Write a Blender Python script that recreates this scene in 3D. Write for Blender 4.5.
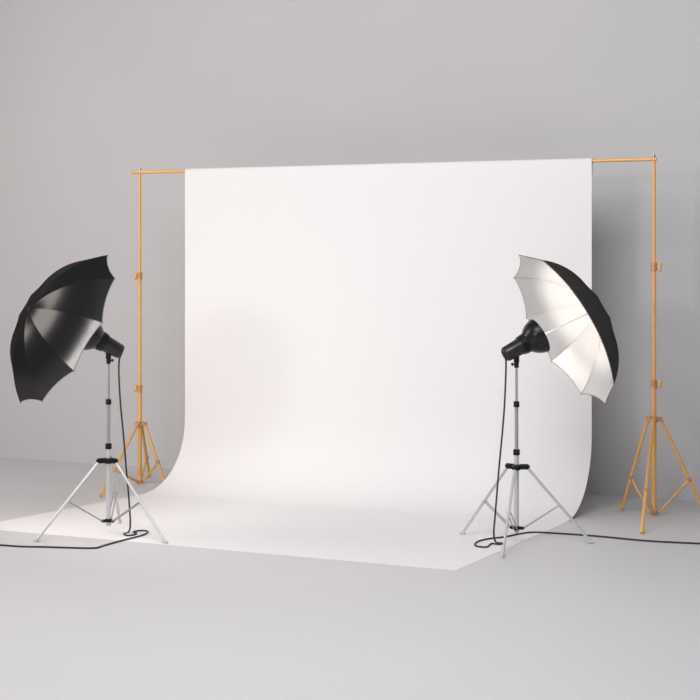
import bpy, bmesh, math, random
from mathutils import Vector, Matrix

for o in list(bpy.data.objects):
    bpy.data.objects.remove(o)
S = bpy.context.scene
COL = S.collection

# ---------------------------------------------------------------- camera
EYE = 1.8                       # eye height, metres
FPX = 1465.0                    # focal length in pixels of a 700 px frame
HOR = 278.0                     # row of the horizon
cam = bpy.data.cameras.new('camera')
cam.sensor_width = 36.0
cam.lens = 36.0 * FPX / 700.0
cam.shift_y = -(350.0 - HOR) / 700.0
cam.clip_end = 200
camo = bpy.data.objects.new('camera', cam)
camo.location = (0, 0, EYE)
camo.rotation_euler = (math.pi / 2, 0, 0)
COL.objects.link(camo)
S.camera = camo

# ---------------------------------------------------------------- world
w = bpy.data.worlds.new('world')
S.world = w
w.use_nodes = True
w.node_tree.nodes['Background'].inputs[0].default_value = (0.86, 0.86, 1.0, 1)
w.node_tree.nodes['Background'].inputs[1].default_value = 0.17


def area(name, loc, aim, sx, sy, power, color):
    l = bpy.data.lights.new(name, 'AREA')
    l.shape = 'RECTANGLE'
    l.size, l.size_y, l.energy, l.color = sx, sy, power, color
    o = bpy.data.objects.new(name, l)
    o.location = loc
    o.rotation_euler = (Vector(aim) - Vector(loc)).to_track_quat('-Z', 'Y').to_euler()
    COL.objects.link(o)
    return o


area('added_overhead_fill', (-0.8, 4.9, 6.0), (0.6, 11.0, 0.0), 5, 3.4, 450, (0.985, 0.985, 1.0))  # unseen fill lamp, added to brighten upper wall and front floor
area('added_side_key', (-6.2, 10.1, 4.0), (2.2, 11.2, 1.0), 3.0, 3.0, 165, (1.0, 0.91, 0.84))  # unseen warm key, added for the wall shadow and the umbrella's apex sheen
area('added_front_fill', (-6.6, -0.7, 4.1), (-0.5, 11.5, 1.2), 1.4, 1.3, 230, (1.0, 0.98, 0.97))  # unseen lamp, added for the left umbrella's panel highlight and frontal fill

S.view_settings.view_transform = 'Standard'
S.view_settings.look = 'None'
S.view_settings.exposure = -0.17
S.view_settings.gamma = 1.0
S.view_settings.use_curve_mapping = False

LAMP_LEFT, LAMP_RIGHT = 105, 17          # the two flash heads, watts


# ---------------------------------------------------------------- helpers
def fl(px, py, z=0.0):
    """floor point seen in the photograph at (px, py)"""
    Y = FPX * (EYE - z) / (py - HOR)
    return Vector(((px - 350.0) / FPX * Y, Y, z))


def at(px, py, Y):
    return Vector(((px - 350.0) / FPX * Y, Y, EYE - (py - HOR) / FPX * Y))


def mat(name, color, rough=0.5, metal=0.0, spec=0.5, bump=0.0, bscale=200, sheen=0.0, var=0.0, vscale=2.0, coat=0.0):
    m = bpy.data.materials.new(name)
    m.use_nodes = True
    nt = m.node_tree
    b = nt.nodes['Principled BSDF']
    b.inputs['Base Color'].default_value = (*color, 1)
    b.inputs['Roughness'].default_value = rough
    b.inputs['Metallic'].default_value = metal
    b.inputs['Specular IOR Level'].default_value = spec
    b.inputs['Sheen Weight'].default_value = sheen
    b.inputs['Coat Weight'].default_value = coat
    tc = nt.nodes.new('ShaderNodeTexCoord')
    if bump:
        n = nt.nodes.new('ShaderNodeTexNoise')
        n.inputs['Scale'].default_value = bscale
        bp = nt.nodes.new('ShaderNodeBump')
        bp.inputs['Strength'].default_value = bump
        bp.inputs['Distance'].default_value = 0.002
        nt.links.new(tc.outputs['Object'], n.inputs['Vector'])
        nt.links.new(n.outputs['Fac'], bp.inputs['Height'])
        nt.links.new(bp.outputs['Normal'], b.inputs['Normal'])
    if var:
        n = nt.nodes.new('ShaderNodeTexNoise')
        n.inputs['Scale'].default_value = vscale
        n.inputs['Detail'].default_value = 5
        r = nt.nodes.new('ShaderNodeValToRGB')
        r.color_ramp.elements[0].position = 0.3
        r.color_ramp.elements[1].position = 0.7
        r.color_ramp.elements[0].color = (*[c * (1 - var) for c in color], 1)
        r.color_ramp.elements[1].color = (*[min(1, c * (1 + var)) for c in color], 1)
        nt.links.new(tc.outputs['Object'], n.inputs['Vector'])
        nt.links.new(n.outputs['Fac'], r.inputs['Fac'])
        nt.links.new(r.outputs['Color'], b.inputs['Base Color'])
    return m


M = dict(
    wall=mat('wall_plaster', (0.59, 0.58, 0.58), 0.9, bump=0.15, bscale=60, var=0.015, vscale=0.8),
    floor=mat('studio_floor', (0.635, 0.625, 0.63), 0.6, spec=0.25, bump=0.05, bscale=80, var=0.012, vscale=0.7),
    paper=mat('backdrop_paper', (0.845, 0.83, 0.825), 0.75, spec=0.2, bump=0.05, bscale=30),
    gold=mat('gold_lacquered_tube', (0.84, 0.47, 0.145), 0.4, metal=0.15, spec=0.6, var=0.03, vscale=8),
    copper=mat('copper_clamp', (0.68, 0.36, 0.19), 0.35, metal=0.4, var=0.05, vscale=30),
    steel=mat('steel_screw', (0.45, 0.47, 0.55), 0.3, metal=0.9, var=0.05, vscale=30),
    alu=mat('aluminium_tube', (0.62, 0.62, 0.62), 0.4, metal=0.3, var=0.03, vscale=15),
    plastic=mat('black_plastic', (0.010, 0.010, 0.011), 0.4, spec=0.3, var=0.1, vscale=30),
    body=mat('lamp_body_black', (0.020, 0.017, 0.022), 0.32, spec=0.45, var=0.06, vscale=40),
    reflector=mat('reflector_black', (0.010, 0.010, 0.0095), 0.27, spec=0.35, var=0.05, vscale=20),
    silver=mat('reflector_silver', (0.8, 0.8, 0.8), 0.3, metal=0.8, var=0.02, vscale=20),
    lining=mat('white_satin_lining', (0.66, 0.65, 0.64), 0.27, spec=0.6, metal=0.35, bump=0.05, bscale=300),
    brace=mat('grey_brace', (0.36, 0.36, 0.37), 0.4, metal=0.3, var=0.03, vscale=15),
    hem=mat('grey_hem', (0.20, 0.20, 0.20), 0.5, var=0.05, vscale=60),
    ribm=mat('rib_metal', (0.72, 0.71, 0.70), 0.4, metal=0.1, var=0.03, vscale=30),
    rubber=mat('cable_rubber', (0.02, 0.02, 0.02), 0.55, var=0.1, vscale=30),
)


def satin_cloth(name):
    # matt black weave with an even satin gloss
    m = bpy.data.materials.new(name)
    m.use_nodes = True
    nt = m.node_tree
    nt.nodes.remove(nt.nodes['Principled BSDF'])
    out = nt.nodes['Material Output']
    tc = nt.nodes.new('ShaderNodeTexCoord')
    n = nt.nodes.new('ShaderNodeTexNoise')
    n.inputs['Scale'].default_value = 500
    bp = nt.nodes.new('ShaderNodeBump')
    bp.inputs['Strength'].default_value = 0.04
    bp.inputs['Distance'].default_value = 0.002
    d = nt.nodes.new('ShaderNodeBsdfDiffuse')
    d.inputs['Color'].default_value = (0.008, 0.008, 0.008, 1)
    g = nt.nodes.new('ShaderNodeBsdfGlossy')
    g.inputs['Color'].default_value = (0.056, 0.055, 0.054, 1)
    g.inputs['Roughness'].default_value = 0.22
    a = nt.nodes.new('ShaderNodeAddShader')
    L = nt.links.new
    L(tc.outputs['Object'], n.inputs['Vector'])
    L(n.outputs['Fac'], bp.inputs['Height'])
    L(bp.outputs['Normal'], d.inputs['Normal'])
    L(bp.outputs['Normal'], g.inputs['Normal'])
    L(d.outputs[0], a.inputs[0])
    L(g.outputs[0], a.inputs[1])
    L(a.outputs[0], out.inputs['Surface'])
    return m


M['cloth'] = satin_cloth('black_satin_nylon')


def mk(name, bm, m, parent=None, smooth=True, loc=None):
    bmesh.ops.recalc_face_normals(bm, faces=bm.faces[:])
    me = bpy.data.meshes.new(name)
    bm.to_mesh(me)
    bm.free()
    me.materials.append(m)
    if smooth:
        for p in me.polygons:
            p.use_smooth = True
        me.set_sharp_from_angle(angle=math.radians(38))
    o = bpy.data.objects.new(name, me)
    COL.objects.link(o)
    if parent is not None:
        o.parent = parent
    return o


def tag(o, label, cat, group=None):
    o['label'] = label
    o['category'] = cat
    if group:
        o['group'] = group
    return o


def thing(name, label, cat, loc, group=None):
    o = bpy.data.objects.new(name, None)
    o.empty_display_size = 0.1
    o.location = loc
    COL.objects.link(o)
    return tag(o, label, cat, group)


def frame_of(d):
    d = d.normalized()
    a = Vector((0, 0, 1)) if abs(d.z) < 0.95 else Vector((1, 0, 0))
    u = d.cross(a).normalized()
    return u, d.cross(u).normalized()


def add_lathe(bm, p0, axis, prof, n=20, caps=True, k=1.0):
    """profile of (distance along axis, radius)"""
    axis = Vector(axis).normalized()
    u, v = frame_of(axis)
    rings = []
    for (t, r) in prof:
        r = r * k
        c = Vector(p0) + axis * t
        rings.append([bm.verts.new(c + (u * math.cos(2 * math.pi * k / n) + v * math.sin(2 * math.pi * k / n)) * r) for k in range(n)])
    for a, b in zip(rings, rings[1:]):
        for k in range(n):
            bm.faces.new((a[k], a[(k + 1) % n], b[(k + 1) % n], b[k]))
    if caps:
        bm.faces.new(rings[0])
        bm.faces.new(rings[-1])


def add_rod(bm, a, b, r, n=16, r2=None, cham=True):
    a, b = Vector(a), Vector(b)
    L = (b - a).length
    r2 = r if r2 is None else r2
    c = min(0.25 * r, 0.2 * L)
    add_lathe(bm, a, b - a, [(0, r - c), (c, r), (L - c, r2), (L, r2 - c)], n)


def add_box(bm, c, sx, sy, sz, rot=None, bev=0.15):
    tmp = bmesh.new()
    bmesh.ops.create_cube(tmp, size=1)
    bmesh.ops.scale(tmp, vec=(sx, sy, sz), verts=tmp.verts)
    bmesh.ops.bevel(tmp, geom=tmp.edges[:], offset=min(sx, sy, sz) * bev, segments=2, affect='EDGES')
    mtx = Matrix.Translation(c) @ (rot.to_4x4() if rot else Matrix.Identity(4))
    bmesh.ops.transform(tmp, matrix=mtx, verts=tmp.verts)
    mp = {v: bm.verts.new(v.co) for v in tmp.verts}
    for f in tmp.faces:
        bm.faces.new([mp[v] for v in f.verts])
    tmp.free()


def catmull(pts, seg=8):
    pts = [Vector(p) for p in pts]
    P = [pts[0] * 2 - pts[1]] + pts + [pts[-1] * 2 - pts[-2]]
    out = []
    for i in range(1, len(P) - 2):
        for k in range(seg):
            t = k / seg
            a, b, c, d = P[i - 1:i + 3]
            out.append(0.5 * ((2 * b) + (c - a) * t + (2 * a - 5 * b + 4 * c - d) * t * t + (-a + 3 * b - 3 * c + d) * t ** 3))
    out.append(pts[-1])
    return out


def add_tube(bm, pts, r, n=10):
    rings = []
    u = None
    for i, p in enumerate(pts):
        d = (pts[min(i + 1, len(pts) - 1)] - pts[max(i - 1, 0)]).normalized()
        if u is None:
            u, v = frame_of(d)
        else:
            u = (u - d * u.dot(d)).normalized()
            v = d.cross(u)
        rings.append([bm.verts.new(p + (u * math.cos(2 * math.pi * k / n) + v * math.sin(2 * math.pi * k / n)) * r) for k in range(n)])
    for a, b in zip(rings, rings[1:]):
        for k in range(n):
            bm.faces.new((a[k], a[(k + 1) % n], b[(k + 1) % n], b[k]))
    bm.faces.new(rings[0])
    bm.faces.new(rings[-1])


# ---------------------------------------------------------------- setting
def slab(name, corners, down, m):
    bm = bmesh.new()
    a = [bm.verts.new(Vector(c)) for c in corners]
    b = [bm.verts.new(Vector(c) + Vector(down)) for c in corners]
    n = len(a)
    bm.faces.new(a)
    bm.faces.new(b[::-1])
    for i in range(n):
        bm.faces.new((a[i], b[i], b[(i + 1) % n], a[(i + 1) % n]))
    o = mk(name, bm, m, smooth=False)
    o['kind'] = 'structure'
    return o


W0, W1 = fl(0, 457.5), fl(600, 495)
wd = (W1 - W0).normalized()
WA, WB = W0 - wd * 8, W1 + wd * 8
wn = Vector((-wd.y, wd.x, 0))
if wn.y < 0:
    wn = -wn
slab('floor', [(WA.x - 2, -1, 0), (WB.x + 3, -1, 0), (WB.x + 3, WB.y + 1, 0), WB + wn * .2, WA + wn * .2, (WA.x - 2, WA.y, 0)], (0, 0, -0.1), M['floor'])
slab('wall_back', [WA, WB, WB + Vector((0, 0, 6.5)), WA + Vector((0, 0, 6.5))], wn * 0.15, M['wall'])

# ---------------------------------------------------------------- backdrop frame positions
PL = Vector(((139.7 - 350) / FPX * 12.85, 12.85, 0))     # left gold stand base
PR = Vector(((654 - 350) / FPX * 11.14, 11.14, 0))     # right gold stand base
zL = at(139, 172.3, PL.y).z
zR = at(654, 159.2, PR.y).z
BAR_R = 0.0135
bd = (PR + Vector((0, 0, zR)) - PL - Vector((0, 0, zL)))
BL, BR = PL + Vector((0, 0, zL)), PR + Vector((0, 0, zR))
bdn = bd.normalized()
fw = Vector((bdn.y, -bdn.x, 0)).normalized()            # towards the camera
if fw.y > 0:
    fw = -fw


def on_bar(px):
    # point of the bar seen at column px
    k = (px - 350) / FPX
    s = (k * BL.y - BL.x) / (bdn.x - k * bdn.y)
    return BL + bdn * s


# ---------------------------------------------------------------- paper backdrop
def profile(top, foot, front, rad):
    """over the bar, down, sweep, along the floor"""
    r = BAR_R + 0.008
    out = []
    for k in range(9):
        a = math.pi * (1 - k / 8)      # from back to front over the top
        out.append(top + fw * math.cos(a) * r + Vector((0, 0, math.sin(a) * r)))
    back = [out[0] + Vector((0, 0, -0.12)), out[0] + Vector((0, 0, -0.06))]
    out = back + out
    base = out[-1].copy()
    base.z = 0
    fdir = (front - foot)
    L = fdir.length
    fdir.normalize()
    ztop = out[-1].z
    for k in range(1, 12):
        z = ztop + (rad - ztop) * k / 12
        out.append(Vector((base.x, base.y, z)))
    n = 28
    e = 0.0012
    for k in range(n + 1):
        a = math.pi / 2 * k / n
        # quarter sweep, slightly squarer than a circle
        c, s = math.cos(a) ** 0.95, math.sin(a) ** 0.95
        out.append(base + fdir * (rad * (1 - c)) + Vector((0, 0, e + (rad - e) * (1 - s))))
    p0 = out[-1]
    end = Vector((front.x, front.y, e))
    for k in range(1, 21):
        out.append(p0.lerp(end, k / 20))
    return out


tl, tr = on_bar(186.2), on_bar(592.3)
fl_l, fl_r = Vector((tl.x, tl.y, 0)), Vector((tr.x, tr.y, 0))
front_l, front_r = fl(-30, 527.5), fl(455.5, 570.5)
pl = profile(tl, fl_l, front_l, 0.60)
pr = profile(tr, fl_r, front_r, 0.60)
bm = bmesh.new()
NU = 40
grid = []
for i in range(len(pl)):
    grid.append([bm.verts.new(pl[i].lerp(pr[i], j / NU)) for j in range(NU + 1)])
for i in range(len(pl) - 1):
    for j in range(NU):
        bm.faces.new((grid[i][j], grid[i][j + 1], grid[i + 1][j + 1], grid[i + 1][j]))
bmesh.ops.recalc_face_normals(bm, faces=bm.faces[:])
bmesh.ops.solidify(bm, geom=bm.faces[:], thickness=0.001)
bd_o = mk('paper_backdrop', bm, M['paper'])
tag(bd_o, 'wide white seamless paper backdrop hung from gold bar and sweeping onto the floor', 'backdrop')

bm = bmesh.new()
b0, b1 = on_bar(132.5), on_bar(655.6)
add_rod(bm, b0, b1, BAR_R, 20)
cb = mk('crossbar', bm, M['gold'])
for p, s in ((b0, -1), (b1, 1)):
    bm = bmesh.new()
    add_rod(bm, p - bdn * 0.004 * s, p + bdn * 0.008 * s, BAR_R * 1.12, 20)
    mk('end_cap', bm, M['gold'], cb)
tag(cb, 'long gold horizontal bar holding up the white paper backdrop', 'crossbar')


# ---------------------------------------------------------------- gold backdrop stands
def gold_stand(base, top_z, hub_z, ring_z, knobs, feet, side, label):
    t = thing('backdrop_stand', label, 'stand', base, 'gold backdrop stands')
    up = Vector((0, 0, 1))
    zk1, zk2 = knobs            # upper, lower joint
    bm = bmesh.new()
    add_rod(bm, up * (ring_z - 0.02), up * zk2, 0.0185)
    mk('lower_pole', bm, M['gold'], t)
    bm = bmesh.new()
    add_rod(bm, up * (zk2 - 0.03), up * zk1, 0.0155)
    mk('middle_pole', bm, M['gold'], t)
    bm = bmesh.new()
    add_rod(bm, up * (zk1 - 0.03), up * (top_z - BAR_R), 0.0130)
    mk('upper_pole', bm, M['gold'], t)
    sx = bdn * side
    for z in (zk1, zk2):
        bm = bmesh.new()
        add_lathe(bm, up * (z - 0.033), up, [(0, .018), (.004, .024), (.026, .024), (.030, .020), (.036, .020), (.040, .0245), (.062, .0245), (.066, .018)], 20)
        c = mk('collar', bm, M['copper'], t)
        bm = bmesh.new()
        add_rod(bm, up * z + sx * 0.02, up * z + sx * 0.052, 0.005, 10)
        mk('screw', bm, M['steel'], c)
        bm = bmesh.new()
        # wing knob: hub and two lobes
        add_rod(bm, up * z + sx * 0.030, up * z + sx * 0.048, 0.013, 14)
        for q in (-1, 1):
            a = up * z + sx * 0.039
            add_lathe(bm, a, (up * q + sx * 0.3), [(0, .011), (.014, .014), (.028, .012), (.036, .005)], 10)
        mk('wing_knob', bm, M['gold'], c)
    # hub
    bm = bmesh.new()
    add_lathe(bm, up * (hub_z - 0.025), up, [(0, .025), (.004, .033), (.040, .033), (.045, .026)], 20)
    hub = mk('hub', bm, M['copper'], t)
    bm = bmesh.new()
    add_lathe(bm, up * (ring_z - 0.018), up, [(0, .024), (.004, .030), (.030, .030), (.034, .025)], 20)
    ring = mk('lower_ring', bm, M['copper'], t)
    for f in feet:
        f = Vector(f)
        d = Vector((f.x, f.y, 0)).normalized()
        sidev = Vector((-d.y, d.x, 0))
        a = d * 0.050 + up * hub_z
        for s in (-1, 1):
            bm = bmesh.new()
            add_box(bm, d * 0.042 + up * (hub_z) + sidev * 0.017 * s, 0.044, 0.005, 0.034,
                    Matrix((d, sidev, up)).transposed())
            mk('bracket', bm, M['copper'], hub)
        bm = bmesh.new()
        add_rod(bm, a - sidev * 0.024, a + sidev * 0.024, 0.006, 10)
        mk('bolt', bm, M['steel'], hub)
        e = Vector((f.x, f.y, 0.014))
        dd = (e - a).normalized()
        bm = bmesh.new()
        add_rod(bm, a - dd * 0.01, e - dd * 0.012, 0.0130)
        leg = mk('leg', bm, M['gold'], t)
        bm = bmesh.new()
        add_lathe(bm, e - dd * 0.03, dd, [(0, .0145), (.004, .0165), (.026, .0165), (.032, .013)], 14)
        mk('foot', bm, M['gold'], leg)
        m_ = a.lerp(e, 0.645)
        bm = bmesh.new()
        add_rod(bm, m_, d * 0.038 + up * ring_z, 0.0095, 10)
        mk('brace', bm, M['gold'], t)
        bm = bmesh.new()
        add_rod(bm, m_ - sidev * 0.02, m_ + sidev * 0.02, 0.006, 10)
        add_lathe(bm, m_ - dd * 0.016, dd, [(0, .0145), (.003, .0175), (.029, .0175), (.032, .0145)], 14)
        mk('joint', bm, M['copper'], leg)
    # spigot screw on top of the bar
    bm = bmesh.new()
    z0 = top_z + BAR_R * 0.8
    add_lathe(bm, up * z0, up, [(0, .010), (.012, .010), (.014, .013), (.022, .013), (.024, .005), (.042, .005), (.046, .003)], 12)
    mk('spigot', bm, M['steel'], t)
    return t


def hz(py, Y):
    return EYE - (py - HOR) / FPX * Y


rf = [fl(621.6, 511), fl(641.7, 534.5), fl(705, 515)]
gold_stand(PR, zR, hz(419, PR.y), hz(512.3, PR.y), (hz(267, PR.y), hz(384, PR.y)),
           [f - PR for f in rf], 1,
           'gold tripod stand on the right holding the bar, in front of bare grey wall')
lf = [fl(100.8, 498), PL + Vector((0.04, 0.33, 0)), PL + Vector((0.235, -0.10, 0))]
gold_stand(PL, zL, hz(423.5, PL.y), hz(481.3, PL.y), (hz(276, PL.y), hz(388.5, PL.y)),
           [f - PL for f in lf], -1,
           'gold tripod stand on the left holding the bar, legs partly hidden behind the white paper')


# ---------------------------------------------------------------- light stands
def light_stand(base, hub_z, ring_z, clamp1_z, clamp2_z, top_z, feet, label):
    t = thing('light_stand', label, 'light stand', base, 'silver light stands')
    up = Vector((0, 0, 1))
    for nm, a, b, r in (('lower_pole', ring_z - .035, clamp1_z, .0165),
                        ('middle_pole', clamp1_z - .02, clamp2_z, .0125),
                        ('upper_pole', clamp2_z - .02, top_z, .0092)):
        bm = bmesh.new()
        add_rod(bm, up * a, up * b, r)
        mk(nm, bm, M['alu'] if nm == 'lower_pole' else M['brace'], t)
    for z, r in ((clamp1_z, .0235), (clamp2_z, .0205)):
        bm = bmesh.new()
        add_lathe(bm, up * (z - .025), up, [(.004, r * .85), (.007, r), (.020, r), (.022, r * .93), (.026, r * .93), (.028, r), (.040, r), (.044, r * .8)], 20)
        c = mk('clamp', bm, M['plastic'], t)
        bm = bmesh.new()
        add_rod(bm, up * z + Vector((0, -r * .8, 0)), up * z + Vector((0, -r - .010, 0)), .008, 10)
        mk('clamp_knob', bm, M['plastic'], c)
    bm = bmesh.new()
    add_lathe(bm, up * (hub_z - .022), up, [(0, .020), (.004, .030), (.034, .030), (.040, .022)], 20)
    hub = mk('hub', bm, M['plastic'], t)
    bm = bmesh.new()
    add_lathe(bm, up * (ring_z - .012), up, [(0, .019), (.003, .024), (.022, .024), (.026, .019)], 20)
    ring = mk('lower_ring', bm, M['plastic'], t)
    for f in feet:
        f = Vector(f)
        d = Vector((f.x, f.y, 0)).normalized()
        sv = Vector((-d.y, d.x, 0))
        R3 = Matrix((d, sv, up)).transposed()
        bm = bmesh.new()
        add_box(bm, d * .052 + up * (hub_z + .002), 0.075, .034, .036, R3, .25)
        mk('leg_socket', bm, M['plastic'], hub)
        bm = bmesh.new()
        add_box(bm, d * .034 + up * ring_z, .042, .024, .020, R3, .25)
        mk('brace_socket', bm, M['plastic'], ring)
        a = d * .078 + up * (hub_z - .010)
        e = Vector((f.x, f.y, .011))
        dd = (e - a).normalized()
        bm = bmesh.new()
        add_rod(bm, a, e - dd * .01, .0100)
        leg = mk('leg', bm, M['alu'], t)
        bm = bmesh.new()
        hd = Vector((dd.x, dd.y, 0)).normalized()
        add_rod(bm, e - hd * .022, e + hd * .020, .0105, 12)
        mk('foot', bm, M['alu'], leg)
        m_ = a.lerp(e, .50)
        for s in (-1, 1):
            bm = bmesh.new()
            add_rod(bm, m_ + sv * .011 * s, d * .048 + up * ring_z + sv * .011 * s, .0042, 8)
            mk('brace', bm, M['brace'], t)
        bm = bmesh.new()
        add_rod(bm, m_ - sv * .018, m_ + sv * .018, .0065, 10)
        mk('rivet', bm, M['alu'], leg)
    return t


SR = Vector(((516.5 - 350) / FPX * 9.966, 9.966, 0))
SL = Vector(((108.5 - 350) / FPX * 10.284, 10.284, 0))
TOPR, TOPL = hz(366, SR.y), hz(362, SL.y)
light_stand(SR, hz(467, SR.y), hz(528, SR.y), hz(452, SR.y), hz(404, SR.y), TOPR,
            [fl(462.6, 534.7) - SR, fl(502.6, 558) - SR, fl(591, 543.5) - SR],
            'silver tripod light stand on the right, under the umbrella with the white inside')
light_stand(SL, hz(460.5, SL.y), hz(520.5, SL.y), hz(446, SL.y), hz(401.5, SL.y), TOPL,
            [fl(36.2, 542) - SL, fl(165.3, 543.6) - SL, fl(120, 523.5) - SL],
            'silver tripod light stand on the left, under the umbrella seen from its black outside')


# ---------------------------------------------------------------- flash heads and umbrellas
def axis_of(px, py, alpha, phi, sx):
    """direction in the image at angle alpha up from horizontal (sx = +1 right), tilted phi away from the viewer"""
    r = Vector(((px - 350) / FPX, 1, -(py - HOR) / FPX)).normalized()
    rt = r.cross(Vector((0, 0, 1))).normalized()
    u = rt.cross(r).normalized()
    a, p = math.radians(alpha), math.radians(phi)
    return (rt * sx * math.cos(a) + u * math.sin(a)) * math.cos(p) + r * math.sin(p)


def flash_head(rear_px, pole_top, Y, ax, side, power, label):
    up = Vector((0, 0, 1))
    # the head's axis passes above the pole top
    t = thing('studio_flash', label, 'studio light', pole_top, 'flash heads on light stands')
    rear = at(rear_px[0], rear_px[1], Y) - pole_top
    # slide the rear along the sight line so that the axis runs over the pole
    sdir = (pole_top + rear - Vector((0, 0, EYE))).normalized()
    best, bk = 1e9, 0
    for k in range(-300, 301):
        p = rear + sdir * k * 0.001
        s = -(p.x * ax.x + p.y * ax.y) / (ax.x ** 2 + ax.y ** 2)
        q = p + ax * s
        dist = math.hypot(q.x, q.y)
        if dist < best:
            best, bk = dist, k
    rear = rear + sdir * bk * 0.001
    L = .170
    K = 1.09
    bm = bmesh.new()
    add_lathe(bm, rear, ax, [(.010, .024), (.002, .026), (0, .032), (.002, .037), (.007, .043), (.016, .0475), (L * .5, .051), (L * .8, .053), (L * .82, .056), (L, .057)], 32, k=K)
    body = mk('body', bm, M['body'], t)
    bm = bmesh.new()
    add_lathe(bm, rear + ax * (L - .034), ax, [(0, .056), (.002, .0605), (.012, .0605), (.014, .057), (.020, .057), (.022, .0635), (.040, .0635), (.044, .058)], 32, k=K)
    mk('mount_ring', bm, M['plastic'], body)
    # power socket at the rear
    bm = bmesh.new()
    add_lathe(bm, rear - ax * .002, ax, [(0, .012), (.001, .016), (.014, .016)], 16)
    mk('power_socket', bm, M['plastic'], body)
    # reflector: thin bell, outside and inside
    R0 = rear + ax * (L + .002)
    outer = [(0, .052), (.004, .058), (.020, .068), (.040, .084), (.062, .098), (.085, .107), (.108, .113), (.112, .1155), (.117, .1155)]
    bm = bmesh.new()
    add_lathe(bm, R0, ax, outer, 40, caps=False, k=K)
    rf_ = mk('reflector', bm, M['reflector'], t)
    inner = [(.006, .020), (.006, .052), (.020, .065), (.040, .081), (.062, .095), (.085, .104), (.108, .110), (.117, .1150)]
    bm = bmesh.new()
    add_lathe(bm, R0, ax, inner, 40, caps=False, k=K)
    mk('reflector_inside', bm, M['silver'], rf_)
    bm = bmesh.new()
    add_lathe(bm, R0 + ax * .004, ax, [(0, .022), (.03, .022), (.045, .018), (.052, .008)], 20)
    g = mk('flash_tube', bm, M['lining'], rf_)
    # bracket
    s = -(rear.x * ax.x + rear.y * ax.y) / (ax.x ** 2 + ax.y ** 2)
    cen = rear + ax * s
    zc = cen.z - .054
    bm = bmesh.new()
    add_rod(bm, up * -.012, up * (.022), .0165, 18)
    add_box(bm, up * (.022 + (zc - .022) / 2), .036, .030, max(.02, zc - .010), None, .2)
    br = mk('tilt_bracket', bm, M['plastic'], t)
    kd = Vector((side, -.25, 0)).normalized()
    bm = bmesh.new()
    add_rod(bm, up * .012 + kd * .012, up * .012 + kd * .026, .006, 10)
    add_rod(bm, up * .012 + kd * .024, up * .012 + kd * .036, .011, 12)
    mk('bracket_knob', bm, M['plastic'], br)
    # the lamp itself, inside the reflector, aimed at the umbrella
    l = bpy.data.lights.new('flash_lamp', 'SPOT')
    l.energy = power
    l.color = (1.0, .93, .86)
    l.spot_size = math.radians(118)
    l.spot_blend = .5
    l.shadow_soft_size = .03
    lo = bpy.data.objects.new('flash_lamp', l)
    COL.objects.link(lo)
    lo.parent = t
    lo.location = R0 + ax * .068
    lo.rotation_euler = ax.to_track_quat('-Z', 'Y').to_euler()
    return t, pole_top + rear, pole_top + R0


def umbrella(center, ax, roll, R, H, label, head_pt, head_ax):
    """ax points from the opening to the tip"""
    t = thing('photo_umbrella', label, 'umbrella', center, 'reflective umbrellas')
    u, v = frame_of(ax)
    N = 10
    rad = (R * R + H * H) / (2 * H)
    th = math.asin(min(1, R / rad))

    def rib(i, s, off=0.0):
        a = roll + 2 * math.pi * i / N
        q = th * s
        rr = (rad - off) * math.sin(q)
        dd = (rad - off) * math.cos(q) - (rad - H)
        return (u * math.cos(a) + v * math.sin(a)) * rr + ax * dd
    NS, NT = 18, 12

    def panelpt(i, s, tt, off=0.0):
        edge = 1 - .032 * (4 * tt * (1 - tt)) ** .9
        ss = s * edge
        p = rib(i, ss, off).lerp(rib(i + 1, ss, off), tt)
        # taut cloth pulls slightly inwards between the ribs
        k = 4 * tt * (1 - tt) * math.sin(math.pi * min(1, s * .9)) * .003
        return p - ax * k

    def shell(off, name, m, parent):
        bm = bmesh.new()
        apex = bm.verts.new(ax * (H - off))
        cols = {}
        for i in range(N):
            for kt in range(NT):
                cols[(i, kt)] = [bm.verts.new(panelpt(i, ks / NS, kt / NT, off)) for ks in range(1, NS + 1)]
        order = [(i, kt) for i in range(N) for kt in range(NT)]
        for q in range(len(order)):
            a, b = cols[order[q]], cols[order[(q + 1) % len(order)]]
            bm.faces.new((apex, a[0], b[0]))
            for ks in range(NS - 1):
                bm.faces.new((a[ks], a[ks + 1], b[ks + 1], b[ks]))
        o = mk(name, bm, m, parent, smooth=False)
        for p in o.data.polygons:
            p.use_smooth = True
        # crease on each rib
        o.data.set_sharp_from_angle(angle=math.radians(9))
        return o
    can = shell(0, 'canopy', M['cloth'], t)
    shell(.004, 'lining', M['lining'], t)
    # hem that closes the gap between cloth and lining
    bm = bmesh.new()
    pts = []
    for i in range(N):
        for kt in range(NT):
            pts.append(panelpt(i, 1, kt / NT, .002))
    pts.append(pts[0])
    add_tube(bm, pts, .0028, 6)
    mk('hem', bm, M['hem'], can)
    for i in range(N):
        bm = bmesh.new()
        add_tube(bm, [rib(i, s / 14, .0065) for s in range(1, 14)] + [rib(i, 1.0, .005)], .0014, 6)
        rb = mk('rib', bm, M['ribm'], t)
        bm = bmesh.new()
        d = (rib(i, 1.0) - rib(i, .96)).normalized()
        add_rod(bm, rib(i, 1.0, .003) - d * .006, rib(i, 1.0, .003) + d * .006, .0040, 8)
        mk('rib_tip', bm, M['hem'], rb)
    # shaft down the middle, ending under the head
    bm = bmesh.new()
    add_rod(bm, ax * (H - .012), head_pt - Vector(center) + head_ax * .02, .0040, 10)
    mk('shaft', bm, M['ribm'], t)
    bm = bmesh.new()
    add_lathe(bm, ax * (H - .004), ax, [(0, .020), (.004, .018), (.008, .008), (.022, .006), (.026, .003)], 14)
    mk('tip_cap', bm, M['plastic'], t)
    return t


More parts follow.
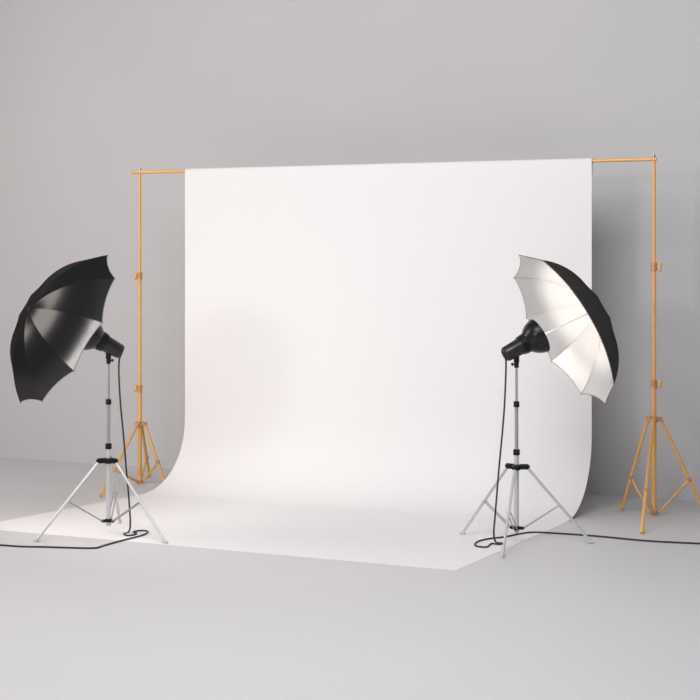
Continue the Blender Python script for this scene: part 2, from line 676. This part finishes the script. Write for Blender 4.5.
axR = axis_of(515, 345, 29.5, 18, 1)
tR = SR + Vector((0, 0, TOPR))
hR, rearR, mouthR = flash_head((504.0, 355.3), tR, SR.y, axR, -1, LAMP_RIGHT,
                               'black flash head on right light stand, reflector fully visible against the white umbrella')
axL = axis_of(108, 345, 29.5, -12, -1)
tL = SL + Vector((0, 0, TOPL))
hL, rearL, mouthL = flash_head((121.8, 352.5), tL, SL.y, axL, 1, LAMP_LEFT,
                               'black flash head on left light stand, its reflector half hidden behind the black umbrella')

uaR = axis_of(562.4, 329, 30.4, 19.1, 1)
umbrella(at(562.4, 329, SR.y + .064), uaR, 5.148, .585, .295,
         'umbrella on right light stand, open towards the camera to show its white inside', mouthR, axR)
uaL = axis_of(64, 328.4, 29.2, -20.5, -1)
umbrella(at(64, 328.4, SL.y - .064), uaL, -1.783, .594, .292,
         'umbrella on left light stand, turned to show only its glossy black outside', mouthL, axL)


# ---------------------------------------------------------------- cables
def cable(pts, label):
    bm = bmesh.new()
    add_tube(bm, catmull(pts, 8), .0062, 10)
    o = mk('power_cable', bm, M['rubber'])
    tag(o, label, 'cable', 'black power cables')
    return o


CR = .0065
yR = SR.y
g = lambda px, py: fl(px, py, CR)
cable([rearR + Vector((0, 0, -.005)), at(506, 362, rearR.y), at(505, 395, 9.93), at(503, 425, 9.93), at(499, 468, 9.93), at(495.5, 511, 9.93),
       at(493.8, 533, 9.93), g(495.5, 541.5), g(499, 543), g(502.5, 543.4), g(499, 544.3), g(492, 543.6), g(489.5, 545), g(486.5, 547), g(478, 546.5), g(474.8, 544.3), g(479, 541), g(490, 538.6), g(505, 536.8),
       g(520, 533.8), g(533, 532.2), g(553, 533), g(587, 535.3), g(610, 537.3), g(650, 541), g(700, 543.5), g(740, 545)],
      'black cable hanging from right flash head and running off right across the grey floor')
cable([rearL + Vector((0, 0, -.005)), at(119, 362, rearL.y), at(119.3, 385, 10.3), at(121, 410, 10.3), at(123.2, 432, 10.3), at(126, 466, 10.3), at(129, 500, 10.3),
       at(130.3, 524, 10.3), g(128.5, 532), g(124, 533.6), g(127, 535.5), g(134, 534.8), g(136.5, 533.2), g(133.5, 532), g(138, 530.8), g(146, 530.8), g(147.6, 532.5), g(141, 535.6), g(117, 541.8), g(104, 545.5),
       g(94, 548), g(68, 547.6), g(44, 546.9), g(20, 546.4), g(0, 545), g(-40, 543)],
      'black cable hanging from left flash head and running off left along the floor')
